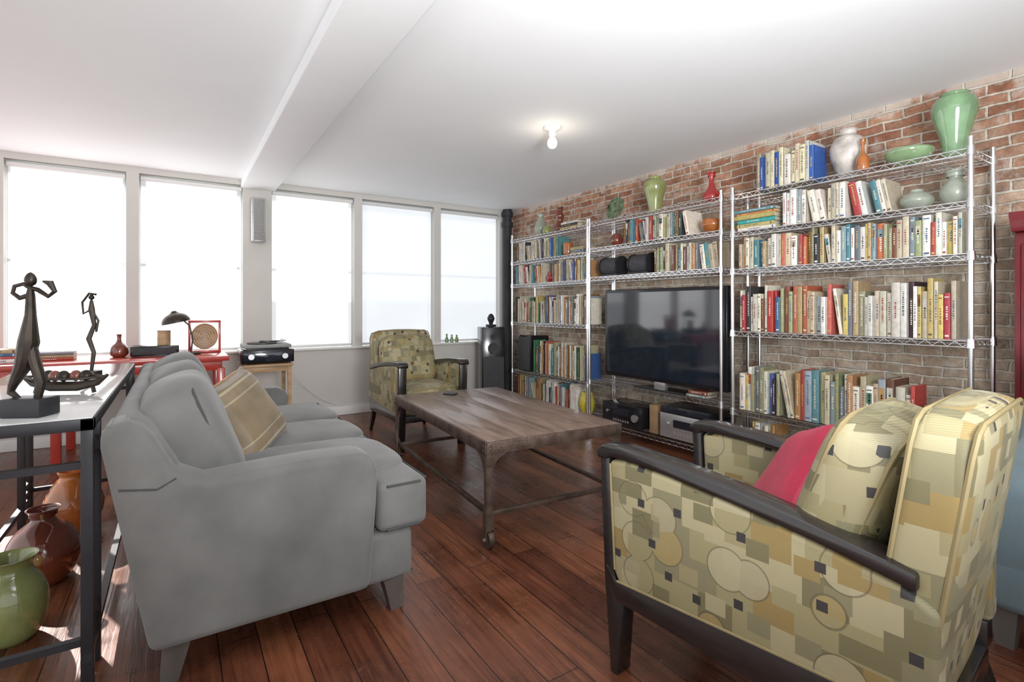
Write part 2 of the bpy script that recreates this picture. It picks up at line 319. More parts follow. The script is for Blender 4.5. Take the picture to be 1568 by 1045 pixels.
        s.bm(b,m,M)
    def piping(s,size,z,r,m,M=None,n=7,k=40,pl='xy'):
        pts=[]
        for i in range(k):
            g=2*math.pi*i/k; c,d=math.cos(g),math.sin(g); l=(abs(c)**n+abs(d)**n)**(1/n); a=c/l*size[0]/2; e=d/l*size[1]/2
            pts.append((a,e,z) if pl=='xy' else (z,a,e))
        s.tube(pts,r,m,6,closed=True,M=M)
    def build(s,name,parent=None,origin=(0,0,0),loc=None,rot=(0,0,0),ang=35,flat=False):
        me=bpy.data.meshes.new(name); o=Vector(origin)
        me.from_pydata([tuple(Vector(v)-o) for v in s.v],[],s.f)
        for m in s.mats: me.materials.append(m)
        me.polygons.foreach_set('material_index',s.mi)
        if any(c!=(1,1,1) for c in s.col):
            ca=me.color_attributes.new('Col','FLOAT_COLOR','CORNER'); buf=[]
            for p,c in zip(me.polygons,s.col): buf+= [c[0],c[1],c[2],1.0]*p.loop_total
            ca.data.foreach_set('color',buf)
        b=bmesh.new(); b.from_mesh(me); bmesh.ops.recalc_face_normals(b,faces=b.faces[:]); b.to_mesh(me); b.free()
        if not flat:
            me.shade_smooth(); me.set_sharp_from_angle(angle=math.radians(ang))
        ob=bpy.data.objects.new(name,me); SC.collection.objects.link(ob)
        ob.location=loc if loc is not None else origin; ob.rotation_euler=rot
        if parent: ob.parent=parent
        return ob
def empty(name,loc,rotz=0):
    e=bpy.data.objects.new(name,None); e.empty_display_size=.1; e.location=loc; e.rotation_euler=(0,0,rotz); SC.collection.objects.link(e); return e
def T(x,y,z): return Matrix.Translation((x,y,z))
def Rx(a): return Matrix.Rotation(math.radians(a),4,'X')
def Ry(a): return Matrix.Rotation(math.radians(a),4,'Y')
def Rz(a): return Matrix.Rotation(math.radians(a),4,'Z')
# ---------------------------------------------------------------- room shell
H=2.51; YW=5.9; XW=3.84
b=MB(); b.box(-3.2,XW+.2,-2.6,YW+.25,-.12,0,M_floor); b.build('floor')
b=MB(); b.box(-2.6,XW+.2,-2.6,YW+.25,H,H+.15,M_ceil); b.build('ceiling')
b=MB(); b.box(.55,.87,-2.6,YW,H-.085,H,M_ceil,.008,seg=3); b.build('trim_1',ang=30)
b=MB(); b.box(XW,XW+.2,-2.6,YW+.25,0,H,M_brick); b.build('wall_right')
wins=[(-2.12,-1.30),(-1.205,-.386),(-.29,.569),(.837,1.70),(1.79,2.687),(2.776,3.64)]
b=MB(); b.box(-3.2,XW,YW,YW+.25,0,.74,M_wall); b.box(-3.2,XW,YW,YW+.25,2.455,H,M_wall)
ed=[-3.2]+[e for w in wins for e in w]+[XW]
for i in range(0,len(ed),2): b.box(ed[i],ed[i+1],YW,YW+.25,.74,2.455,M_wall)
b.build('wall_back')
b=MB(); b.box(-3.2,XW,YW-.018,YW-.001,0.001,.10,M_white,.004); b.build('baseboard_back')
b=MB(); b.box(-3.2,3.62,YW-.03,YW+.06,.741,.765,M_white,.005); b.build('trim_2')
for i,(a,c) in enumerate(wins):
    b=MB(); y0=YW+.11
    z0,z1=.766,2.453
    for (p,q,r_,s_) in [(a+.001,a+.045,z0,z1),(c-.045,c-.001,z0,z1),(a+.045,c-.045,z0,z0+.05),(a+.045,c-.045,z1-.05,z1),(a+.045,c-.045,1.58,1.63)]:
        b.box(p,q,y0,y0+.05,r_,s_,M_sash,.004)
    if i: b.box(a+.04,c-.04,y0+.02,y0+.028,z0+.03,z1-.03,M_glass)
    b.build('window_%d'%(i+1))
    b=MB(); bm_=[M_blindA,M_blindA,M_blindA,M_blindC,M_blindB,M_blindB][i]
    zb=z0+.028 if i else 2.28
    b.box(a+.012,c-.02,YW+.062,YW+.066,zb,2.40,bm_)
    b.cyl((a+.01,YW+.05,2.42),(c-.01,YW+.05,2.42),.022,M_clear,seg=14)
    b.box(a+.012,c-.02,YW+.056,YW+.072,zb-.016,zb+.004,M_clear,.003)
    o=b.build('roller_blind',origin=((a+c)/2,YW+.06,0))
b=MB(); PX=3.70; b.cyl((PX,5.80,0),(PX,5.80,H),.06,M_pipe,seg=20)
for z in(.03,2.28,2.42): b.cyl((PX,5.80,z),(PX,5.80,z+.06),.075,M_pipe,seg=20)
b.build('standpipe')
b=MB(); c=(2.28,2.97,0)
b.lathe([(0.0,H-.001),(.062,H-.001),(.062,H-.012),(.05,H-.022),(.028,H-.03),(.024,H-.06),(.0,H-.06)],c,M_white,smooth=False)
M_bulb=mat('bulb_glass',(1,.95,.85),.2,emit=((1,.9,.75),5))
b.lathe([(.014,H-.06),(.018,H-.075),(.032,H-.10),(.034,H-.125),(.022,H-.148),(0.001,H-.153)],c,M_bulb)
b.build('ceiling_bulb_fixture')
# ---------------------------------------------------------------- wire shelving
XF,XB=3.40,3.74
def shelving(y0,y1,zs):
    b=MB()
    for x in(XF,XB):
        for y in(y0,y1):
            b.cyl((x,y,.0),(x,y,2.07),.0125,M_chrome,seg=12); b.cyl((x,y,2.07),(x,y,2.078),.014,M_chrome,seg=12)
            b.cyl((x,y,0),(x,y,.02),.02,M_black,seg=12)
            for z in zs: b.cyl((x,y,z-.035),(x,y,z+.012),.02,M_chrome,r1=.017,seg=12)
    for z in zs:
        for x in(XF,XB):
            for dz in(0.0,-.032): b.cyl((x,y0,z+dz),(x,y1,z+dz),.0034,M_chrome,seg=6)
            n=int((y1-y0)/.032); pts=[(x,y0+(y1-y0)*i/n,z-.002-(.028 if i%2 else 0)) for i in range(n+1)]
            b.tube(pts,.0024,M_chrome,4)
        for y in(y0,y1):
            for dz in(0.0,-.032): b.cyl((XF,y,z+dz),(XB,y,z+dz),.0034,M_chrome,seg=6)
            pts=[(XF+(XB-XF)*i/10,y,z-.002-(.028 if i%2 else 0)) for i in range(11)]; b.tube(pts,.0024,M_chrome,4)
        n=int((y1-y0)/.026)
        for i in range(1,n):
            y=y0+(y1-y0)*i/n; b.cyl((XF,y,z+.002),(XB,y,z+.002),.0018,M_chrome,seg=4)
        for x in(XF+.11,XF+.22): b.cyl((x,y0,z-.003),(x,y1,z-.003),.003,M_chrome,seg=4)
    b.build('wire_shelving_unit',origin=(XF+.17,(y0+y1)/2,0))
ZA=[2.02,1.75,1.48,1.03,.46,.12]
shelving(3.86,5.22,ZA); shelving(2.37,3.83,[2.03,1.78,1.50,.49,.11]); shelving(.93,2.275,ZA)
# ---------------------------------------------------------------- books
PAL=[(.70,.65,.54)]*7+[(.58,.50,.36)]*6+[(.76,.74,.69)]*5+[(.46,.34,.19)]*3+[(.42,.06,.05)]*2+[(.52,.14,.08)]*2+[(.06,.12,.28)]+[(.08,.23,.26)]*2+[(.07,.17,.11)]*2+[(.04,.04,.045)]*2+[(.20,.08,.04)]*3+[(.56,.44,.14)]*2+[(.18,.19,.21)]*2+[(.48,.26,.11)]*2+[(.27,.35,.37)]*2+[(.33,.34,.20)]*2
def jit(c): 
    k=R.uniform(.72,1.12); return tuple(min(.95,max(.01,x*k+R.uniform(-.02,.02))) for x in c)
def book(b,t,h,d,col,M):
    e=.0022; pg=(.56,.50,.38)
    a=t*.14
    poly=[(a,-t/2),(0+a*.25,-t*.36),(0,-t*.12),(0,t*.12),(a*.25,t*.36),(a,t/2),(a+e*2,t/2),(a+e*2,-t/2)]
    n=len(poly); vs=[(p[0],p[1],0) for p in poly]+[(p[0],p[1],h) for p in poly]
    b.raw(vs,[tuple(range(n)),tuple(range(n,2*n))[::-1]]+[(i,i+n,(i+1)%n+n,(i+1)%n) for i in range(n)],M_books,M,col)
    b.box(a,d,-t/2,-t/2+e,0,h,M_books,M=M,col=col); b.box(a,d,t/2-e,t/2,0,h,M_books,M=M,col=col)
    b.box(a+e,d-.004,-t/2+e,t/2-e,.003,h-.004,M_books,M=M,col=pg)
    lum=sum(col)/3
    ink=R.choice([(.06,.06,.07),(.32,.05,.04),(.07,.12,.26),(.12,.09,.06)]) if lum>.3 else R.choice([(.68,.62,.48),(.5,.38,.12),(.7,.7,.67)])
    f=-.0009
    def q(ya,yb,za,zb,c): b.raw([(f,ya,za),(f,yb,za),(f,yb,zb),(f,ya,zb)],[(0,1,2,3)],M_books,M,c)
    w=min(t*.15,.005)
    z=h*R.uniform(.22,.45); zt=h*R.uniform(.65,.88)
    while z<zt:
        l=R.uniform(.004,.010); q(-w,w*R.uniform(.4,1),z,min(z+l,zt),ink); z+=l+R.uniform(.003,.007)
    if R.random()<.4: q(-t*.3,t*.3,h*.05,h*.05+.010,ink)
    if R.random()<.25: q(-t*.34,t*.34,h*.9,h*.9+.006,ink)
    if R.random()<.15:
        c2=jit(R.choice(PAL)); q(-t*.36,t*.36,h*.62,h*.85,c2)
def row(b,y0,y1,z,hm=.17,hM=.24,x=3.425,lean=.08,pal=PAL,tm=.014,tM=.046,dd=.19):
    y=y1; z+=.0045
    while True:
        t=R.uniform(tm,tM) if R.random()<.5 else R.uniform(tm,(tm+tM)/2); h=R.uniform(hm,hM)
        if R.random()<.25: h=hM*R.uniform(.92,1)
        if y-t<y0: break
        d=R.uniform(.8,1.1)*dd; xx=x+R.uniform(0,.03)
        if R.random()<lean:
            aa=math.radians(R.choice([5,8,11])); s_=h*math.sin(aa); k=R.randint(1,4)
            y-=s_
            for _ in range(k):
                tt=R.uniform(tm,tM); h2=R.uniform(hm,h) if h>hm else h
                if y-tt/math.cos(aa)<y0: break
                book(b,tt,h2,d,jit(R.choice(pal)),T(xx,y,z+.0)@Matrix.Rotation(-aa,4,'X')@T(0,-tt/2,0)); y-=tt/math.cos(aa)+.001
            y-=.002
        else:
            book(b,t,h,d,jit(R.choice(pal)),T(xx,y-t/2,z)); y-=t+.0008
def stack(b,yc,z,n,pal=PAL,x=3.43,w=.2):
    z+=.0045
    for i in range(n):
        t=R.uniform(.016,.032); L_=w*R.uniform(.85,1.05)
        book(b,t,L_,.15,jit(R.choice(pal)),T(x+R.uniform(0,.02),yc-L_/2+R.uniform(-.008,.008),z+t/2)@Matrix.Rotation(math.radians(-90),4,'X')); z+=t+.0006
    return z
CL=[(.72,.67,.58)]*6+[(.60,.53,.40)]*3+[(.77,.75,.71)]*3+[(.07,.24,.28),(.40,.06,.05),(.50,.27,.1),(.04,.04,.045),(.3,.36,.4)]
b=MB()
row(b,1.70,2.12,2.02,.21,.27,tm=.02,tM=.05,lean=0,pal=[(.04,.10,.38),(.6,.55,.38),(.70,.67,.58),(.05,.05,.05),(.3,.28,.2),(.6,.6,.58)])
stack(b,2.13,1.75,6,pal=[(.06,.38,.36),(.55,.28,.08),(.70,.66,.58),(.55,.46,.2),(.12,.3,.38)],w=.30)
row(b,1.29,1.93,1.75,.20,.235,lean=.14,pal=CL,tm=.018)
row(b,.96,2.25,1.48,.175,.235,lean=.05,tm=.016,tM=.044); row(b,1.0,2.25,1.03,.23,.33,lean=.06,tm=.018,tM=.048)
row(b,1.17,2.25,.46,.24,.34,lean=.08,tm=.018,tM=.048); row(b,.98,2.25,.12,.18,.27,lean=.1)
b.build('row_of_books',origin=(3.5,1.6,0))
b=MB(); row(b,2.66,3.40,1.78,.17,.22,pal=CL+PAL); row(b,2.40,3.06,1.50,.19,.245)
stack(b,2.62,.49,2,w=.18)
b.build('row_of_books',origin=(3.5,2.9,0))
b=MB(); row(b,4.38,5.19,1.75,.17,.23); stack(b,4.20,2.02,3,w=.30); stack(b,4.08,1.75,3,w=.22)
row(b,3.89,4.48,1.48,.19,.24); row(b,4.66,5.19,1.48,.18,.23,pal=CL); row(b,3.89,5.19,1.03,.22,.31)
row(b,3.89,4.82,.46,.26,.37,lean=.05); row(b,4.1,5.15,.12,.2,.29)
b.build('row_of_books',origin=(3.5,4.5,0))
# ---------------------------------------------------------------- vases
def vase(name,prof,x,y,z,m,seg=28):
    b=MB(); 
    r,zt=prof[-1]; prof=prof+[(r*.86,zt-.004),(r*.8,zt-.03)]
    b.lathe(prof,(0,0,0),m,seg); b.build(name,loc=(x,y,z),ang=50)
S=.0045
vase('tall_green_vase',[(.05,0),(.052,.02),(.06,.09),(.09,.20),(.102,.26),(.088,.31),(.06,.33),(.066,.34)],3.55,1.04,2.02+S,M_jade)
vase('green_bowl',[(.05,0),(.06,.008),(.10,.035),(.118,.07),(.112,.085)],3.54,1.245,2.02+S,M_cela)
vase('amber_bottle',[(.03,0),(.036,.03),(.03,.08),(.012,.11),(.009,.15),(.016,.19)],3.46,1.45,2.02+S,M_orng)
vase('white_crackle_vase',[(.05,0),(.06,.03),(.095,.12),(.10,.19),(.075,.245),(.045,.265),(.042,.285),(.055,.30)],3.56,1.575,2.02+S,M_stone)
vase('celadon_jar',[(.04,0),(.07,.03),(.078,.06),(.055,.09),(.035,.10),(.03,.115)],3.52,1.20,1.75+S,M_greyv)
vase('pale_green_vase',[(.035,0),(.06,.03),(.07,.08),(.045,.125),(.03,.15),(.05,.185)],3.53,1.03,1.75+S,M_greyv)
vase('green_shelf_vase',[(.045,0),(.05,.02),(.075,.14),(.10,.23),(.09,.28),(.05,.305),(.055,.325)],3.55,3.137,2.03+S,M_lime)
vase('red_bottle_vase',[(.05,0),(.068,.03),(.065,.07),(.035,.11),(.02,.15),(.02,.20),(.036,.235)],3.55,2.56,2.03+S,M_redg)
vase('dark_red_pot',[(.03,0),(.055,.03),(.06,.07),(.04,.11),(.03,.12)],3.5,3.56,1.78+S,M_brn)
vase('brown_bowl',[(.035,0),(.06,.02),(.085,.06),(.08,.10),(.07,.11)],3.52,2.53,1.78+S,M_orng)
vase('grey_green_vase',[(.04,0),(.05,.02),(.075,.1),(.06,.17),(.03,.22),(.03,.25),(.045,.27)],3.56,4.86,2.02+S,M_greyv)
vase('speckled_red_vase',[(.035,0),(.06,.05),(.05,.1),(.035,.14),(.05,.2),(.03,.25),(.04,.29)],3.56,4.5,2.02+S,M_brn)
vase('small_olive_pot',[(.03,0),(.05,.03),(.045,.08),(.03,.1)],3.50,4.66,2.02+S,M_lime)
vase('small_red_pot',[(.03,0),(.05,.03),(.055,.06),(.03,.1),(.035,.12)],3.5,4.57,1.48+S,M_redg)
vase('gold_jar',[(.04,0),(.055,.03),(.055,.12),(.05,.14)],3.5,4.28,1.75+S,M_orng)
vase('yellow_vase',[(.05,0),(.07,.05),(.08,.12),(.06,.19),(.055,.22)],3.5,3.98,.12+S,M_yel)
b=MB(); M=T(3.55,3.61,2.03+S+.122)@Ry(-78)
b.lathe([(0,0),(.05,0),(.09,.012),(.112,.02),(.112,.026),(.085,.016),(.0,.008)],(0,0,0),M_deco,M=M,smooth=False,seg=36)
b.cyl((3.53,3.56,2.042),(3.62,3.56,2.10),.004,M_black); b.cyl((3.53,3.66,2.042),(3.62,3.66,2.10),.004,M_black); b.cyl((3.62,3.55,2.042),(3.62,3.67,2.042),.004,M_black)
b.build('decorative_plate',origin=(3.55,3.61,2.038))
for yy in(3.66,3.28):
    b=MB(); M=T(3.56,yy,1.50+S+.1)
    b.cyl((-.1,0,0),(.1,0,0),.085,M_grille,seg=28,M=M@Rz(90)); b.box(-.07,.07,-.11,.11,-.1,-.075,M_black,.006,M=M)
    b.cyl((0,-.115,0),(0,-.10,0),.095,M_black,seg=28,M=M); b.cyl((0,.10,0),(0,.115,0),.095,M_black,seg=28,M=M)
    b.build('center_channel_speaker',origin=(3.56,yy,1.5+S))
b=MB(); b.box(3.42,3.68,4.86,5.12,.465,.88,M_bezel,.008); b.box(3.412,3.42,4.875,5.105,.48,.865,M_grille,.004); b.build('bookshelf_speaker',origin=(3.55,4.99,.465))
b=MB(); b.box(3.45,3.6,.98,1.14,.465,.66,M_box,.004); b.box(3.447,3.603,.977,1.143,.62,.665,M_box,.003); b.build('storage_box',origin=(3.52,1.06,.465))
e=empty('television',(3.47,3.0,.495))
b=MB(); b.box(-.03,.03,-.655,.655,.07,.875,M_bezel,.012); b.box(-.033,-.029,-.62,.62,.105,.845,M_screen); b.box(.03,.09,-.4,.4,.2,.7,M_bezel,.02); b.build('panel',e)
b=MB(); b.box(-.02,.02,-.06,.06,.01,.09,M_silver,.005); b.prism([(-.05,-.28),(-.04,.28),(.12,.22),(.12,-.22)],'z',0.0,.014,M_bezel,.004); b.build('stand',e)
def receiver(name,y,w,h,face):
    b=MB()
    b.box(-.15,.15,-w/2,w/2,.012,h,M_bezel,.004); b.box(-.157,-.149,-w/2,w/2,.012,h,face,.003)
    b.cyl((-.158,-w*.34,h*.5),(-.178,-w*.34,h*.5),h*.17,M_silver,seg=20); b.cyl((-.158,w*.36,h*.6),(-.168,w*.36,h*.6),h*.07,M_silver,seg=12)
    b.box(-.16,-.157,-w*.18,w*.22,h*.5,h*.8,M_screen)
    for i in range(7): b.box(-.161,-.157,-w*.18+i*w*.06,-w*.15+i*w*.06,h*.2,h*.3,M_silver)
    for sx in(-.12,.12):
        for sy in(-w*.4,w*.4): b.cyl((sx,sy,0),(sx,sy,.014),.016,M_black,seg=10)
    b.build(name,loc=(3.58,y,.11+S))
receiver('av_receiver',3.42,.50,.20,M_bezel)
receiver('stereo_amplifier',2.72,.50,.21,M_silver)
b=MB(); b.box(-.15,.15,-.24,.24,0,.06,M_bezel,.004); b.box(-.155,-.149,-.22,.22,.01,.05,M_screen,.002); b.build('cd_player',loc=(3.58,2.72,.11+S+.212))
b=MB(); b.box(3.46,3.66,3.03,3.12,.115,.36,M_box,.004); b.build('wooden_case',origin=(3.5,3.07,.115))
# ---------------------------------------------------------------- tower speaker
b=MB(); b.box(-.14,.14,-.17,.17,.03,.97,M_bezel,.01); b.box(-.125,.125,-.178,-.168,.06,.62,M_grille,.004)
for z,r in((.18,.09),(.40,.09),(.62+.1,.07),(.86,.035)):
    b.lathe([(r,0),(r,.012),(r*.85,.014),(r*.5,.002),(r*.2,.002),(0.001,.01)],(0,0,0),M_grille,M=T(0,-.172,z)@Rx(90),smooth=False)
b.box(-.16,.16,-.19,.19,0,.03,M_black,.005); b.build('tower_speaker',loc=(3.22,5.42,0),rot=(0,0,math.radians(-20)))
b=MB(); b.box(-.05,.05,-.05,.05,0,.03,M_black,.01); b.lathe([(.02,.03),(.03,.06),(.045,.10),(.03,.14),(.012,.16)],(0,0,0),M_black); b.build('desktop_satellite_speaker',loc=(3.22,5.42,.971))
b=MB(); b.box(.635,.775,5.80,5.885,1.87,2.33,M_silver,.02); b.box(.655,.755,5.793,5.801,1.89,2.31,M_greygr,.004); b.cyl((.705,5.87,2.1),(.705,5.899,2.1),.03,M_black); b.build('wall_speaker',origin=(.7,5.85,2.1))
# ---------------------------------------------------------------- coffee table
e=empty('coffee_table',(1.765,2.95,0),math.radians(-4)); W,Lh=.43,.78
b=MB()
for i in range(4):
    a=-W+.006+i*(2*W-.012)/4; b.box(a,a+(2*W-.012)/4-.0008,-Lh+.006,Lh-.006,.505,.54,M_twood,.0012)
b.build('top',e)
b=MB()
for sx in(-1,1):
    b.box(sx*W-.006,sx*W+.006,-Lh,Lh,.475,.537,M_iron,.002)
    b.box(sx*(W-.03)-.013,sx*(W-.03)+.013,-Lh+.03,Lh-.03,.160,.182,M_iron,.002)
for sy in(-1,1):
    b.box(-W,W,sy*Lh-.006,sy*Lh+.006,.475,.537,M_iron,.002); b.box(-W+.03,W-.03,sy*(Lh-.03)-.013,sy*(Lh-.03)+.013,.160,.182,M_iron,.002)
def brk(top,inn,h0,lo=0.19):
    pts=[(0,h0),(top,h0)]
    for k in range(1,9):
        t=k/8; pts.append((inn+(top-inn)*(1-math.sin(t*math.pi/2)),h0-.012-(h0-.36)*(1-math.cos(t*math.pi/2))))
    pts+= [(inn*.85,lo+.03),(inn*1.5,lo),(inn*1.7,.10),(inn*.8,.09),(0,.09)]
    return pts
for sx in(-1,1):
    for sy in(-1,1):
        P=brk(.115,.023,.478)
        b.prism([(-p[0]*sx+sx*(W-.004),p[1]) for p in P],'y',sy*(Lh-.004)-.004,sy*(Lh-.004)+.004,M_iron)
        b.prism([(-p[0]*sy+sy*(Lh-.004),p[1]) for p in P],'x',sx*(W-.004)-.004,sx*(W-.004)+.004,M_iron)
        cx,cy=sx*(W-.025),sy*(Lh-.025)
        b.cyl((cx,cy,.09),(cx,cy,.17),.010,M_iron)
        b.box(cx-.024,cx-.018,cy-.018,cy+.018,.035,.098,M_iron); b.box(cx+.018,cx+.024,cy-.018,cy+.018,.035,.098,M_iron); b.box(cx-.024,cx+.024,cy-.022,cy+.022,.094,.102,M_iron)
        b.cyl((cx-.014,cy,.044),(cx+.014,cy,.044),.044,M_iron,seg=28); b.cyl((cx-.028,cy,.044),(cx+.028,cy,.044),.009,M_chrome)
        for zz in(.49,.515): b.cyl((cx,sy*(Lh+.004),zz),(cx,sy*(Lh+.011),zz),.006,M_iron,seg=8)
        for zz in(.49,.515): b.cyl((sx*(W+.004),cy,zz),(sx*(W+.011),cy,zz),.006,M_iron,seg=8)
b.build('iron_frame',e)
b=MB(); b.box(-.03,.03,-.05,.05,0,.012,M_black,.004); b.build('remote_control',loc=(1.75,3.55,.5415),rot=(0,0,.6))
# ---------------------------------------------------------------- armchairs
def armchair(loc,rotz):
    e=empty('armchair',loc,rotz); e.scale=(.88,1,1)
    b=MB()
    for sx in(-1,1):
        x0,x1=(.272,.36) if sx>0 else (-.36,-.272)
        top=[(.47,.70),(.475,.725),(.45,.745),(.38,.75),(.2,.740),(0,.718),(-.2,.688),(-.36,.658),(-.395,.650),(-.395,.612),(-.36,.620),(-.2,.651),(0,.681),(.2,.704),(.36,.714),(.425,.712),(.435,.70)]
        b.prism(top,'x',x0-.004,x1+.004,M_blackw,.007)
        pl=[(.47,.72),(.43,.72),(.41,.34),(.375,.25),(.395,0),(.425,0),(.45,.3)]
        b.prism(pl,'x',x0+.012,x1-.0,M_blackw,.005)
        b.prism([(.44,.35),(.40,.245),(-.38,.225),(-.42,.27),(-.42,.35),(.40,.31)],'x',x0+.008,x1-.002,M_blackw,.004)
        xr=.315*sx
        b.tube([(xr,-.37,.27),(xr,-.42,.14),(xr,-.50,0)],[.036,.03,.02],M_blackw,4)
    b.box(-.28,.28,.385,.425,.235,.30,M_blackw,.005); b.box(-.30,.30,-.42,-.38,.21,.28,M_blackw,.005)
    b.build('wood_frame',e)
    b=MB()
    for sx in(-1,1):
        x0,x1=(.282,.352) if sx>0 else (-.352,-.282)
        x0-=.006 if sx<0 else 0; x1+=.006 if sx>0 else 0
        pan=[(.425,.70),(.36,.71),(.2,.70),(0,.678),(-.2,.648),(-.37,.616),(-.43,.58),(-.43,.35),(-.40,.345),(.385,.305),(.405,.34)]
        b.prism(pan,'x',x0,x1,M_retro,.016,seg=3)
        xo=sx*.358
        b.tube([(xo,p[0]*.985,p[1]) for p in [(.405,.35),(.425,.69)]],.004,M_pip,6)
        b.tube([(xo,p,.315+.04*(.39-p)/.8) for p in(-.42,0,.39)],.004,M_pip,6)
    b.box(-.28,.28,-.36,.41,.27,.40,M_retro,.02)
    b.build('upholstery',e)
    b=MB(); M=T(0,.07,.455); b.soft((.55,.74,.14),M_retro,M,n=8,bulge=.18); b.piping((.552,.742),.055,.006,M_pip,M,n=8); b.piping((.552,.742),-.05,.006,M_pip,M,n=8)
    b.build('seat_cushion',e)
    b=MB(); M=T(0,-.385,.615)@Matrix.Rotation(math.radians(8),4,'X')
    b.soft((.67,.125,.72),M_retro,M,n=9,bulge=.05)
    for yy in(-.05,.05): b.tube([M@Vector((c*.335*1.0,yy,d*.36)) for c,d in [(-.985,-.9),(-1.0,.0),(-.985,.82),(-.93,.95),(-.8,.995),(0,1.0),(.8,.995),(.93,.95),(.985,.82),(1.0,0),(.985,-.9)]],.006,M_pip,6)
    b.build('back_rest',e)
    b=MB(); M=T(0,-.215,.705)@Matrix.Rotation(math.radians(19),4,'X')@Rx(90)
    b.soft((.56,.45,.18),M_retro,M,n=6,bulge=.22); b.piping((.563,.453),.06,.0065,M_pip,M,n=6); b.piping((.563,.453),-.06,.0065,M_pip,M,n=6)
    b.build('back_cushion',e)
    return e
armchair((1.55,.86,0),math.radians(6))
armchair((1.86,4.50,0),math.radians(178))
b=MB(); b.soft((.38,.38,.15),M_pink,n=4,pinch=4,wr=.01); b.piping((.365,.365),0,.004,M_pink,n=14)
o=b.build('throw_pillow',loc=(1.625,.845,.67))
o.rotation_euler=(Vector((-.5,.62,.6)).to_track_quat('Z','Y').to_matrix()@Matrix.Rotation(math.radians(25),3,'Z')).to_euler()
# ---------------------------------------------------------------- grey sofa
e=empty('sofa',(.3,2.97,0))
O=(.3,2.97,0)
armp=[(-.07,.13),(.62,.13),(.645,.45),(.65,.58),(.635,.63),(.58,.652),(.40,.655),(.22,.648),(.08,.64),(.0,.68),(-.06,.80),(-.10,.85),(-.15,.86),(-.19,.835),(-.19,.78)]
b=MB(); b.prism(armp,'y',1.93,2.11,M_velvet,.03,seg=4); b.prism(armp,'y',3.83,4.01,M_velvet,.03,seg=4)
b.tube([(-.145,1.929,.655),(-.05,1.929,.64),(.0,1.933,.665)],.003,M_velvet2,6)
b.build('arms',e,origin=O,loc=(0,0,0),ang=60)
b=MB(); b.prism([(-.06,.14),(.12,.14),(.08,.5),(0,.7),(-.07,.83),(-.12,.86),(-.17,.845),(-.185,.80)],'y',2.0,3.94,M_velvet,.02,seg=3)
b.box(.0,.80,1.965,3.975,.125,.315,M_velvet,.02,seg=3)
b.tube([(.803,1.98,.135),(.803,3.96,.135)],.004,M_velvet2,6)
b.build('frame',e,origin=O,loc=(0,0,0))
b=MB()
def seat(y0,y1,ext0,ext1):
    z0,z1=.318,.515; p=[(.10,y0),(.10,y1)]
    if ext1: p+=[(.655,y1),(.655,ext1),(.865,ext1)]
    else: p+=[(.865,y1)]
    if ext0: p+=[(.865,ext0),(.655,ext0),(.655,y0)]
    else: p+=[(.865,y0)]
    b.prism(p,'z',z0,z1,M_velvet,.035,seg=5)
    M=T(.49,(y0+y1)/2,z1-.02); b.soft((.72,(y1-y0)*.97,.10),M_velvet,M,n=5,bulge=.2)
    for zz in(z0+.012,z1-.014):
        for i in range(len(p)): 
            q0=Vector((*p[i],zz)); q1=Vector((*p[(i+1)%len(p)],zz))
            k=.035/max((q1-q0).length,.1); b.cyl(q0.lerp(q1,k),q0.lerp(q1,1-k),.005,M_velvet2,seg=6)
seat(2.115,2.71,1.955,None); seat(2.715,3.225,None,None); seat(3.23,3.825,None,3.985)
b.build('seat_cushions',e,origin=O,loc=(0,0,0),ang=60)
b=MB()
for i,yc in enumerate((2.40,2.97,3.54)):
    M=T(.065,yc,.69)@Ry(-22)@Rz((-2,1,2)[i])
    b.soft((.24,.61 if i!=1 else .55,.46),M_velvet,M,n=5.5,bulge=.12,wr=.014,seed=i+1)
    b.piping((.60 if i!=1 else .54,.45),.075,.005,M_velvet2,M,n=6,pl='yz'); b.piping((.60 if i!=1 else .54,.45),-.075,.005,M_velvet2,M,n=6,pl='yz')
b.build('back_cushions',e,origin=O,loc=(0,0,0),ang=60)
b=MB()
for x,y in((.72,2.0),(.72,3.94),(0.0,2.0),(0.0,3.94)):
    s_=1 if x>.3 else -1
    b.tube([(x-.0,y,.13),(x+s_*.02,y,0)],[.055,.035],M_legw,4)
b.build('legs',e,origin=O,loc=(0,0,0))
b=MB(); b.soft((.41,.41,.14),M_stripe,n=4,pinch=4,wr=.008); b.piping((.395,.395),0,.005,M_oak,n=14)
b.build('throw_pillow',loc=(.285,2.76,.69),rot=(math.radians(22),math.radians(58),math.radians(-10)))
# ---------------------------------------------------------------- blue-grey sofa right
e=empty('loveseat',(2.88,-.3,0)); O=(2.88,-.3,0)
b=MB(); b.box(2.42,3.3,-1.1,.63,.14,.34,M_blue,.03,seg=3)
pr=[(2.44,.15),(2.40,.45),(2.42,.58),(2.50,.63),(3.0,.66),(3.12,.9),(3.22,.97),(3.34,.94),(3.32,.15)]
b.prism(pr,'y',.46,.67,M_blue,.04,seg=4)
b.prism(pr,'y',-1.14,-.94,M_blue,.04,seg=4)
b.box(3.1,3.34,-1.0,.52,.3,.96,M_blue,.06,seg=4)
for yc in(-.56,.10):
    b.soft((.74,.66,.20),M_blue,T(2.72,yc,.43),n=7,bulge=.2); b.soft((.24,.66,.46),M_blue,T(3.02,yc,.72)@Ry(12),n=5,bulge=.14)
b.build('upholstery',e,origin=O,loc=(0,0,0),ang=60)
b=MB()
for x,y in((2.48,.58),(2.48,-1.06),(3.26,.58),(3.26,-1.06)): b.tube([(x,y,.15),(x,y,0)],[.055,.035],M_legw,4)
b.build('legs',e,origin=O,loc=(0,0,0))
b=MB(); b.box(3.52,3.81,.30,.795,.08,1.58,M_dred,.008)
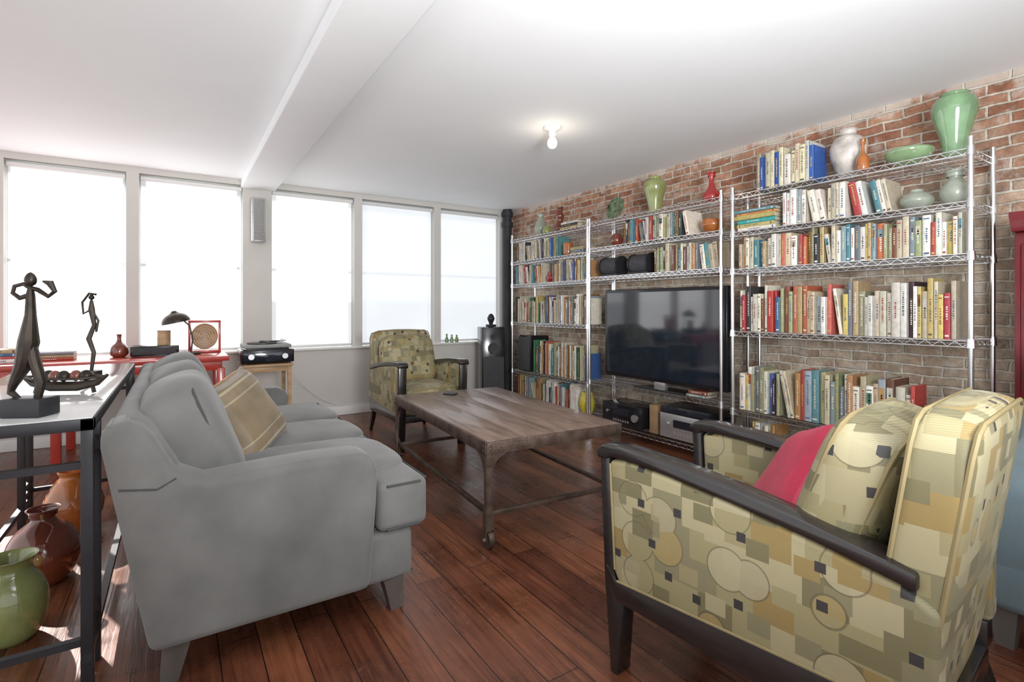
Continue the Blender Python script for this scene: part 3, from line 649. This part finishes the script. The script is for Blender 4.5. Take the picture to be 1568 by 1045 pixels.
b.prism([(.27,1.58),(.80,1.58),(.81,1.66),(.81,1.68),(.26,1.68),(.26,1.66)],'x',3.49,3.83,M_dred,.004)
for y0 in(.33,.56): b.box(3.508,3.522,y0,y0+.21,.14,1.52,M_dred,.01)
b.lathe([(.008,0),(.012,.01),(.004,.02)],(0,0,0),M_orng,M=T(3.508,.53,.9)@Ry(-90),seg=12); b.box(3.52,3.81,.32,.78,0,.08,M_dred)
b.build('red_cabinet',origin=(3.66,.55,0))
# ---------------------------------------------------------------- console behind sofa
e=empty('console_table',(-.46,3.02,0)); O=(-.46,3.02,0)
b=MB(); ct=.86; x0,x1,y0,y1=-.72,-.215,2.06,3.98
for (a,c,d,f) in((x0,x1,y0,y0+.035),(x0,x1,y1-.035,y1),(x0,x0+.035,y0,y1),(x1-.035,x1,y0,y1)): b.box(a,c,d,f,ct-.04,ct-.004,M_black,.002)
for xx in(x0+.0175,x1-.0175):
    for yy in(y0+.0175,y0+.19,y1-.19,y1-.0175): b.box(xx-.016,xx+.016,yy-.016,yy+.016,0,ct-.04,M_black,.002)
    for yy in(y0+.10,y1-.10):
        for zz in(.15,.20,.70,.75): b.box(xx-.011,xx+.011,yy-.09,yy+.09,zz,zz+.022,M_black)
    b.box(xx-.012,xx+.012,y0,y1,.10,.125,M_black)
for yy in(y0+.0175,y1-.0175):
    for zz in(.15,.70): b.box(x0,x1,yy-.011,yy+.011,zz,zz+.022,M_black)
b.build('steel_frame',e,origin=O,loc=(0,0,0))
b=MB(); b.box(x0+.004,x1-.004,y0+.004,y1-.004,ct-.004,ct,M_ttop,.001); b.build('top',e,origin=O,loc=(0,0,0))
b=MB(); b.box(-.055,.055,-.04,.04,0,.055,M_black,.004)
b.tube([(-.03,0,.05),(-.055,0,.07),(-.05,0,.09),(-.02,0,.15),(-.005,0,.22),(0,0,.30),(0,0,.36),(0,0,.385)],[.006,.010,.012,.022,.026,.014,.011,.006],M_bronze,10)
b.tube([(.02,0,.05),(.03,0,.10),(.012,0,.16),(0,0,.22)],[.01,.014,.016,.014],M_bronze,10)
b.tube([(0,0,.36),(-.03,0,.35),(-.05,0,.365),(-.045,0,.385),(-.02,0,.392),(0,0,.38),(.02,0,.375),(.05,0,.355),(.068,0,.37),(.055,0,.395),(.035,0,.40)],[.008,.007,.006,.006,.006,.007,.007,.006,.007,.010,.003],M_bronze,8)
b.lathe([(.004,0),(.013,.008),(.015,.022),(.009,.036),(.001,.042)],(0,0,.385),M_bronze,seg=14)
o=b.build('bronze_figure_sculpture',loc=(-.385,2.19,ct+.0005),rot=(0,0,-.5)); o.scale=(1.05,1.05,1.06)
b=MB(); b.cyl((0,0,0),(0,0,.02),.04,M_bronze,seg=20)
b.tube([(0,0,.02),(.01,0,.10),(-.012,0,.16),(.012,0,.22),(0,0,.29),(0,0,.33)],[.007,.009,.011,.009,.013,.006],M_bronze,8)
b.tube([(0,0,.29),(-.035,0,.27),(-.04,0,.32),(-.01,0,.36),(.02,0,.355)],.005,M_bronze,8); b.lathe([(.003,0),(.012,.012),(.001,.03)],(0.0,0,.33),M_bronze,seg=12)
b.tube([(0,0,.29),(.03,0,.24),(.02,0,.19)],.005,M_bronze,8)
o=b.build('slender_figure_sculpture',loc=(-.36,3.35,ct+.0005),rot=(0,0,-.5)); o.scale=(1.1,1.1,1.15)
b=MB(); 
b.tube([(-.16,0,.07),(-.12,0,.04),(-.05,0,.026),(.05,0,.026),(.12,0,.04),(.16,0,.07)],[.006,.014,.02,.02,.014,.006],M_bronze,8)
for sy in(-.05,.05): b.tube([(-.15,0,.065),(-.08,sy,.06),(.08,sy,.06),(.15,0,.065)],.005,M_bronze,6)
b.cyl((-.10,0,.04),(-.11,0,.0),.008,M_bronze,seg=6);b.cyl((.10,0,.04),(.11,0,.0),.008,M_bronze,seg=6)
for i in range(5): 
    p=(-.07+.035*i,R.uniform(-.015,.015),.045); b.lathe([(.004,0),(.02,.012),(.022,.025),(.012,.04),(.001,.044)],p,M_brn if i%2 else M_bronze,seg=12)
b.build('boat_shaped_bowl',loc=(-.37,2.68,ct+.004),rot=(0,0,-.5))
vase('brown_floor_vase',[(.08,0),(.11,.04),(.135,.13),(.10,.22),(.045,.27),(.045,.30),(.06,.32)],-.49,3.02,.0,M_brn,36)
vase('orange_floor_vase',[(.07,0),(.11,.06),(.13,.16),(.09,.26),(.06,.30),(.07,.33)],-.46,3.60,.0,M_orng,36)
b=MB(); b.lathe([(.06,0),(.085,.03),(.105,.12),(.09,.20),(.058,.25),(.06,.28),(.075,.30),(.066,.296),(.05,.26)],(0,0,0),M_lime,36)
b.tube([(.06,0,.27),(.11,0,.27),(.135,0,.22),(.12,0,.15),(.09,0,.12)],.011,M_lime,8); b.build('green_pitcher',loc=(-.50,2.55,0),rot=(0,0,math.radians(200)))
# ---------------------------------------------------------------- red desk & objects
e=empty('red_desk',(-.75,5.4,0)); O=(-.75,5.4,0); dz=.79
b=MB(); b.box(-1.9,.38,5.02,5.78,dz-.04,dz,M_red,.005); b.box(-1.85,.33,5.06,5.74,dz-.12,dz-.04,M_red,.003)
for x in(-1.84,-.75,.32):
    for y in(5.07,5.72): b.box(x-.03,x+.03,y-.03,y+.03,0,dz-.1,M_red,.005)
for x in(-1.84,.32): b.box(x-.02,x+.02,5.07,5.72,.25,.29,M_red,.003)
b.build('frame',e,origin=O,loc=(0,0,0))
b=MB(); b.box(-.17,.17,-.12,.12,.008,.09,M_bezel,.006); b.box(-.15,.15,-.125,-.119,.02,.075,M_grille,.002); b.build('radio_receiver',loc=(-.15,5.4,dz))
b=MB(); b.cyl((0,0,0),(0,0,.12),.05,M_oak,seg=20); b.cyl((0,0,.12),(0,0,.124),.052,M_black,seg=20); b.build('wooden_canister',loc=(-.09,5.42,dz+.091))
vase('terracotta_bottle',[(.04,0),(.065,.03),(.055,.09),(.02,.13),(.015,.17),(.02,.19)],-.40,5.4,dz,M_brn)
b=MB(); b.lathe([(.07,0),(.07,.012),(.02,.022),(0,.022)],(0,0,0),M_bronze,smooth=False,seg=24)
b.tube([(0,0,.02),(.01,0,.12),(-.01,0,.22),(-.06,0,.27)],.007,M_bronze,8)
b.lathe([(.10,0),(.095,.025),(.07,.055),(.03,.075),(.015,.09),(.001,.092)],(0,0,0),M_bronze,M=T(-.10,0,.245)@Ry(-12),seg=28)
b.build('desk_lamp',loc=(.11,5.38,dz)).scale=(1.1,1.1,1.15)
b=MB()
for w in(-.12,.12): b.box(w-.01,w+.01,-.02,.02,0,.26,M_red,.004)
b.box(-.13,.13,-.02,.02,.25,.27,M_red,.004); b.box(-.13,.13,-.04,.04,0,.02,M_red,.004)
b.lathe([(.10,-.01),(.108,0),(.10,.01),(.09,.006),(.0,.006)],(0,0,0),M_oak,M=T(0,0,.135)@Rx(90),smooth=False,seg=36)
for k in range(4): b.tube([(math.cos(a)*(.02+.02*k),-.008,.135+math.sin(a)*(.02+.02*k)) for a in [i*math.pi/10 for i in range(20)]],.0022,M_chrome,5,closed=True)
b.build('framed_desk_fan',loc=(.22,5.56,dz)).scale=(1,1,1.1)
b=MB()
def flat(x,y,z,n,w=.26):
    for i in range(n):
        t=R.uniform(.018,.03); book(b,t,w,.18,jit(R.choice(PAL)),T(x,y,z+t/2)@Rz(90)@Matrix.Rotation(math.radians(-90),4,'X')); z+=t+.0005
flat(-.68,5.3,dz+.001,3); flat(-1.0,5.25,dz+.001,4); b.build('stack_of_books',origin=(-.8,5.3,dz))
e=empty('side_table',(.70,5.30,0))
b=MB(); b.box(-.21,.21,-.19,.19,.665,.69,M_oak,.004); b.box(-.19,.19,-.17,.17,.62,.665,M_oak,.003)
for x in(-.18,.18):
    for y in(-.16,.16): b.tube([(x,y,.665),(x*1.02,y*1.02,0)],[.024,.018],M_oak,4)
b.build('frame',e)
b=MB(); b.box(-.22,.22,-.17,.17,.012,.13,M_bezel,.008); b.box(-.2,.2,-.176,-.169,.03,.11,M_screen,.002); b.cyl((-.14,-.177,.07),(-.14,-.19,.07),.025,M_silver); b.cyl((.14,-.177,.07),(.14,-.19,.07),.025,M_silver)
for x in(-.18,.18):
    for y in(-.13,.13): b.cyl((x,y,0),(x,y,.014),.016,M_black,seg=10)
b.box(-.2,.2,-.15,.15,.145,.175,M_greygr,.006); b.cyl((-.03,0,.175),(-.03,0,.187),.13,M_black,seg=36); b.box(-.18,.18,-.13,.13,.13,.146,M_bezel)
b.tube([(.15,.1,.18),(.15,.1,.21),(.17,-.02,.205),(.10,-.09,.195)],.005,M_chrome,6); b.box(-.05,.16,.02,.12,.188,.20,M_bezel,.004)
b.build('record_player',loc=(.70,5.30,.691))
for nm,x,m in(('green_figurine',2.86,M_jade),('glass_bottle',2.93,M_cela),('small_green_jar',3.0,M_lime)):
    vase(nm,[(.018,0),(.026,.02),(.02,.05),(.01,.075),(.013,.09+R.uniform(0,.03))],x,5.905,.7655,m,16)
b=MB(); b.tube([(.9,5.5,.66),(1.0,5.6,.5),(1.15,5.75,.35),(1.3,5.86,.22),(1.5,5.87,.12),(1.8,5.87,.11)],.004,M_white,6); b.build('power_cord')
# ---------------------------------------------------------------- lights
w=bpy.data.worlds.new('World'); SC.world=w; w.use_nodes=True; t=w.node_tree
bg=t.nodes['Background']; bg.inputs['Color'].default_value=(.97,.985,1,1); bg.inputs['Strength'].default_value=1.5
def light(name,typ,loc,rot,en,**k):
    l=bpy.data.lights.new(name,typ); l.energy=en
    for a,v in k.items(): setattr(l,a,v)
    o=bpy.data.objects.new(name,l); o.location=loc; o.rotation_euler=rot; SC.collection.objects.link(o); return o
s=light('sun','SUN',(-4,9,5),(0,0,0),12.0,angle=.01,color=(1,.97,.92))
s.rotation_euler=Vector((1.0,-2.5,-1.5)).to_track_quat('-Z','Y').to_euler()
light('bulb_light','POINT',(2.28,2.97,2.32),(0,0,0),1.5,shadow_soft_size=.04,color=(1,.88,.7))
f=light('added_fill','AREA',(.7,-.6,1.55),(0,0,0),95,shape='DISK',size=1.1,color=(.97,.985,1),spread=math.radians(130))  # added fill lamp behind the camera, brightens ceiling and book wall
f.rotation_euler=Vector((.55,1.3,.75)).to_track_quat('-Z','Y').to_euler()
# ---------------------------------------------------------------- camera
cd=bpy.data.cameras.new('Camera'); cam=bpy.data.objects.new('Camera',cd); SC.collection.objects.link(cam)
cam.location=(0,0,1.2); cam.rotation_euler=(math.radians(90),0,math.radians(-33.05))
cd.sensor_width=36; cd.lens=790/1568*36; cd.shift_y=-50.5/1568; cd.clip_start=.05
SC.camera=cam
SC.view_settings.view_transform='Standard'; SC.view_settings.look='None'
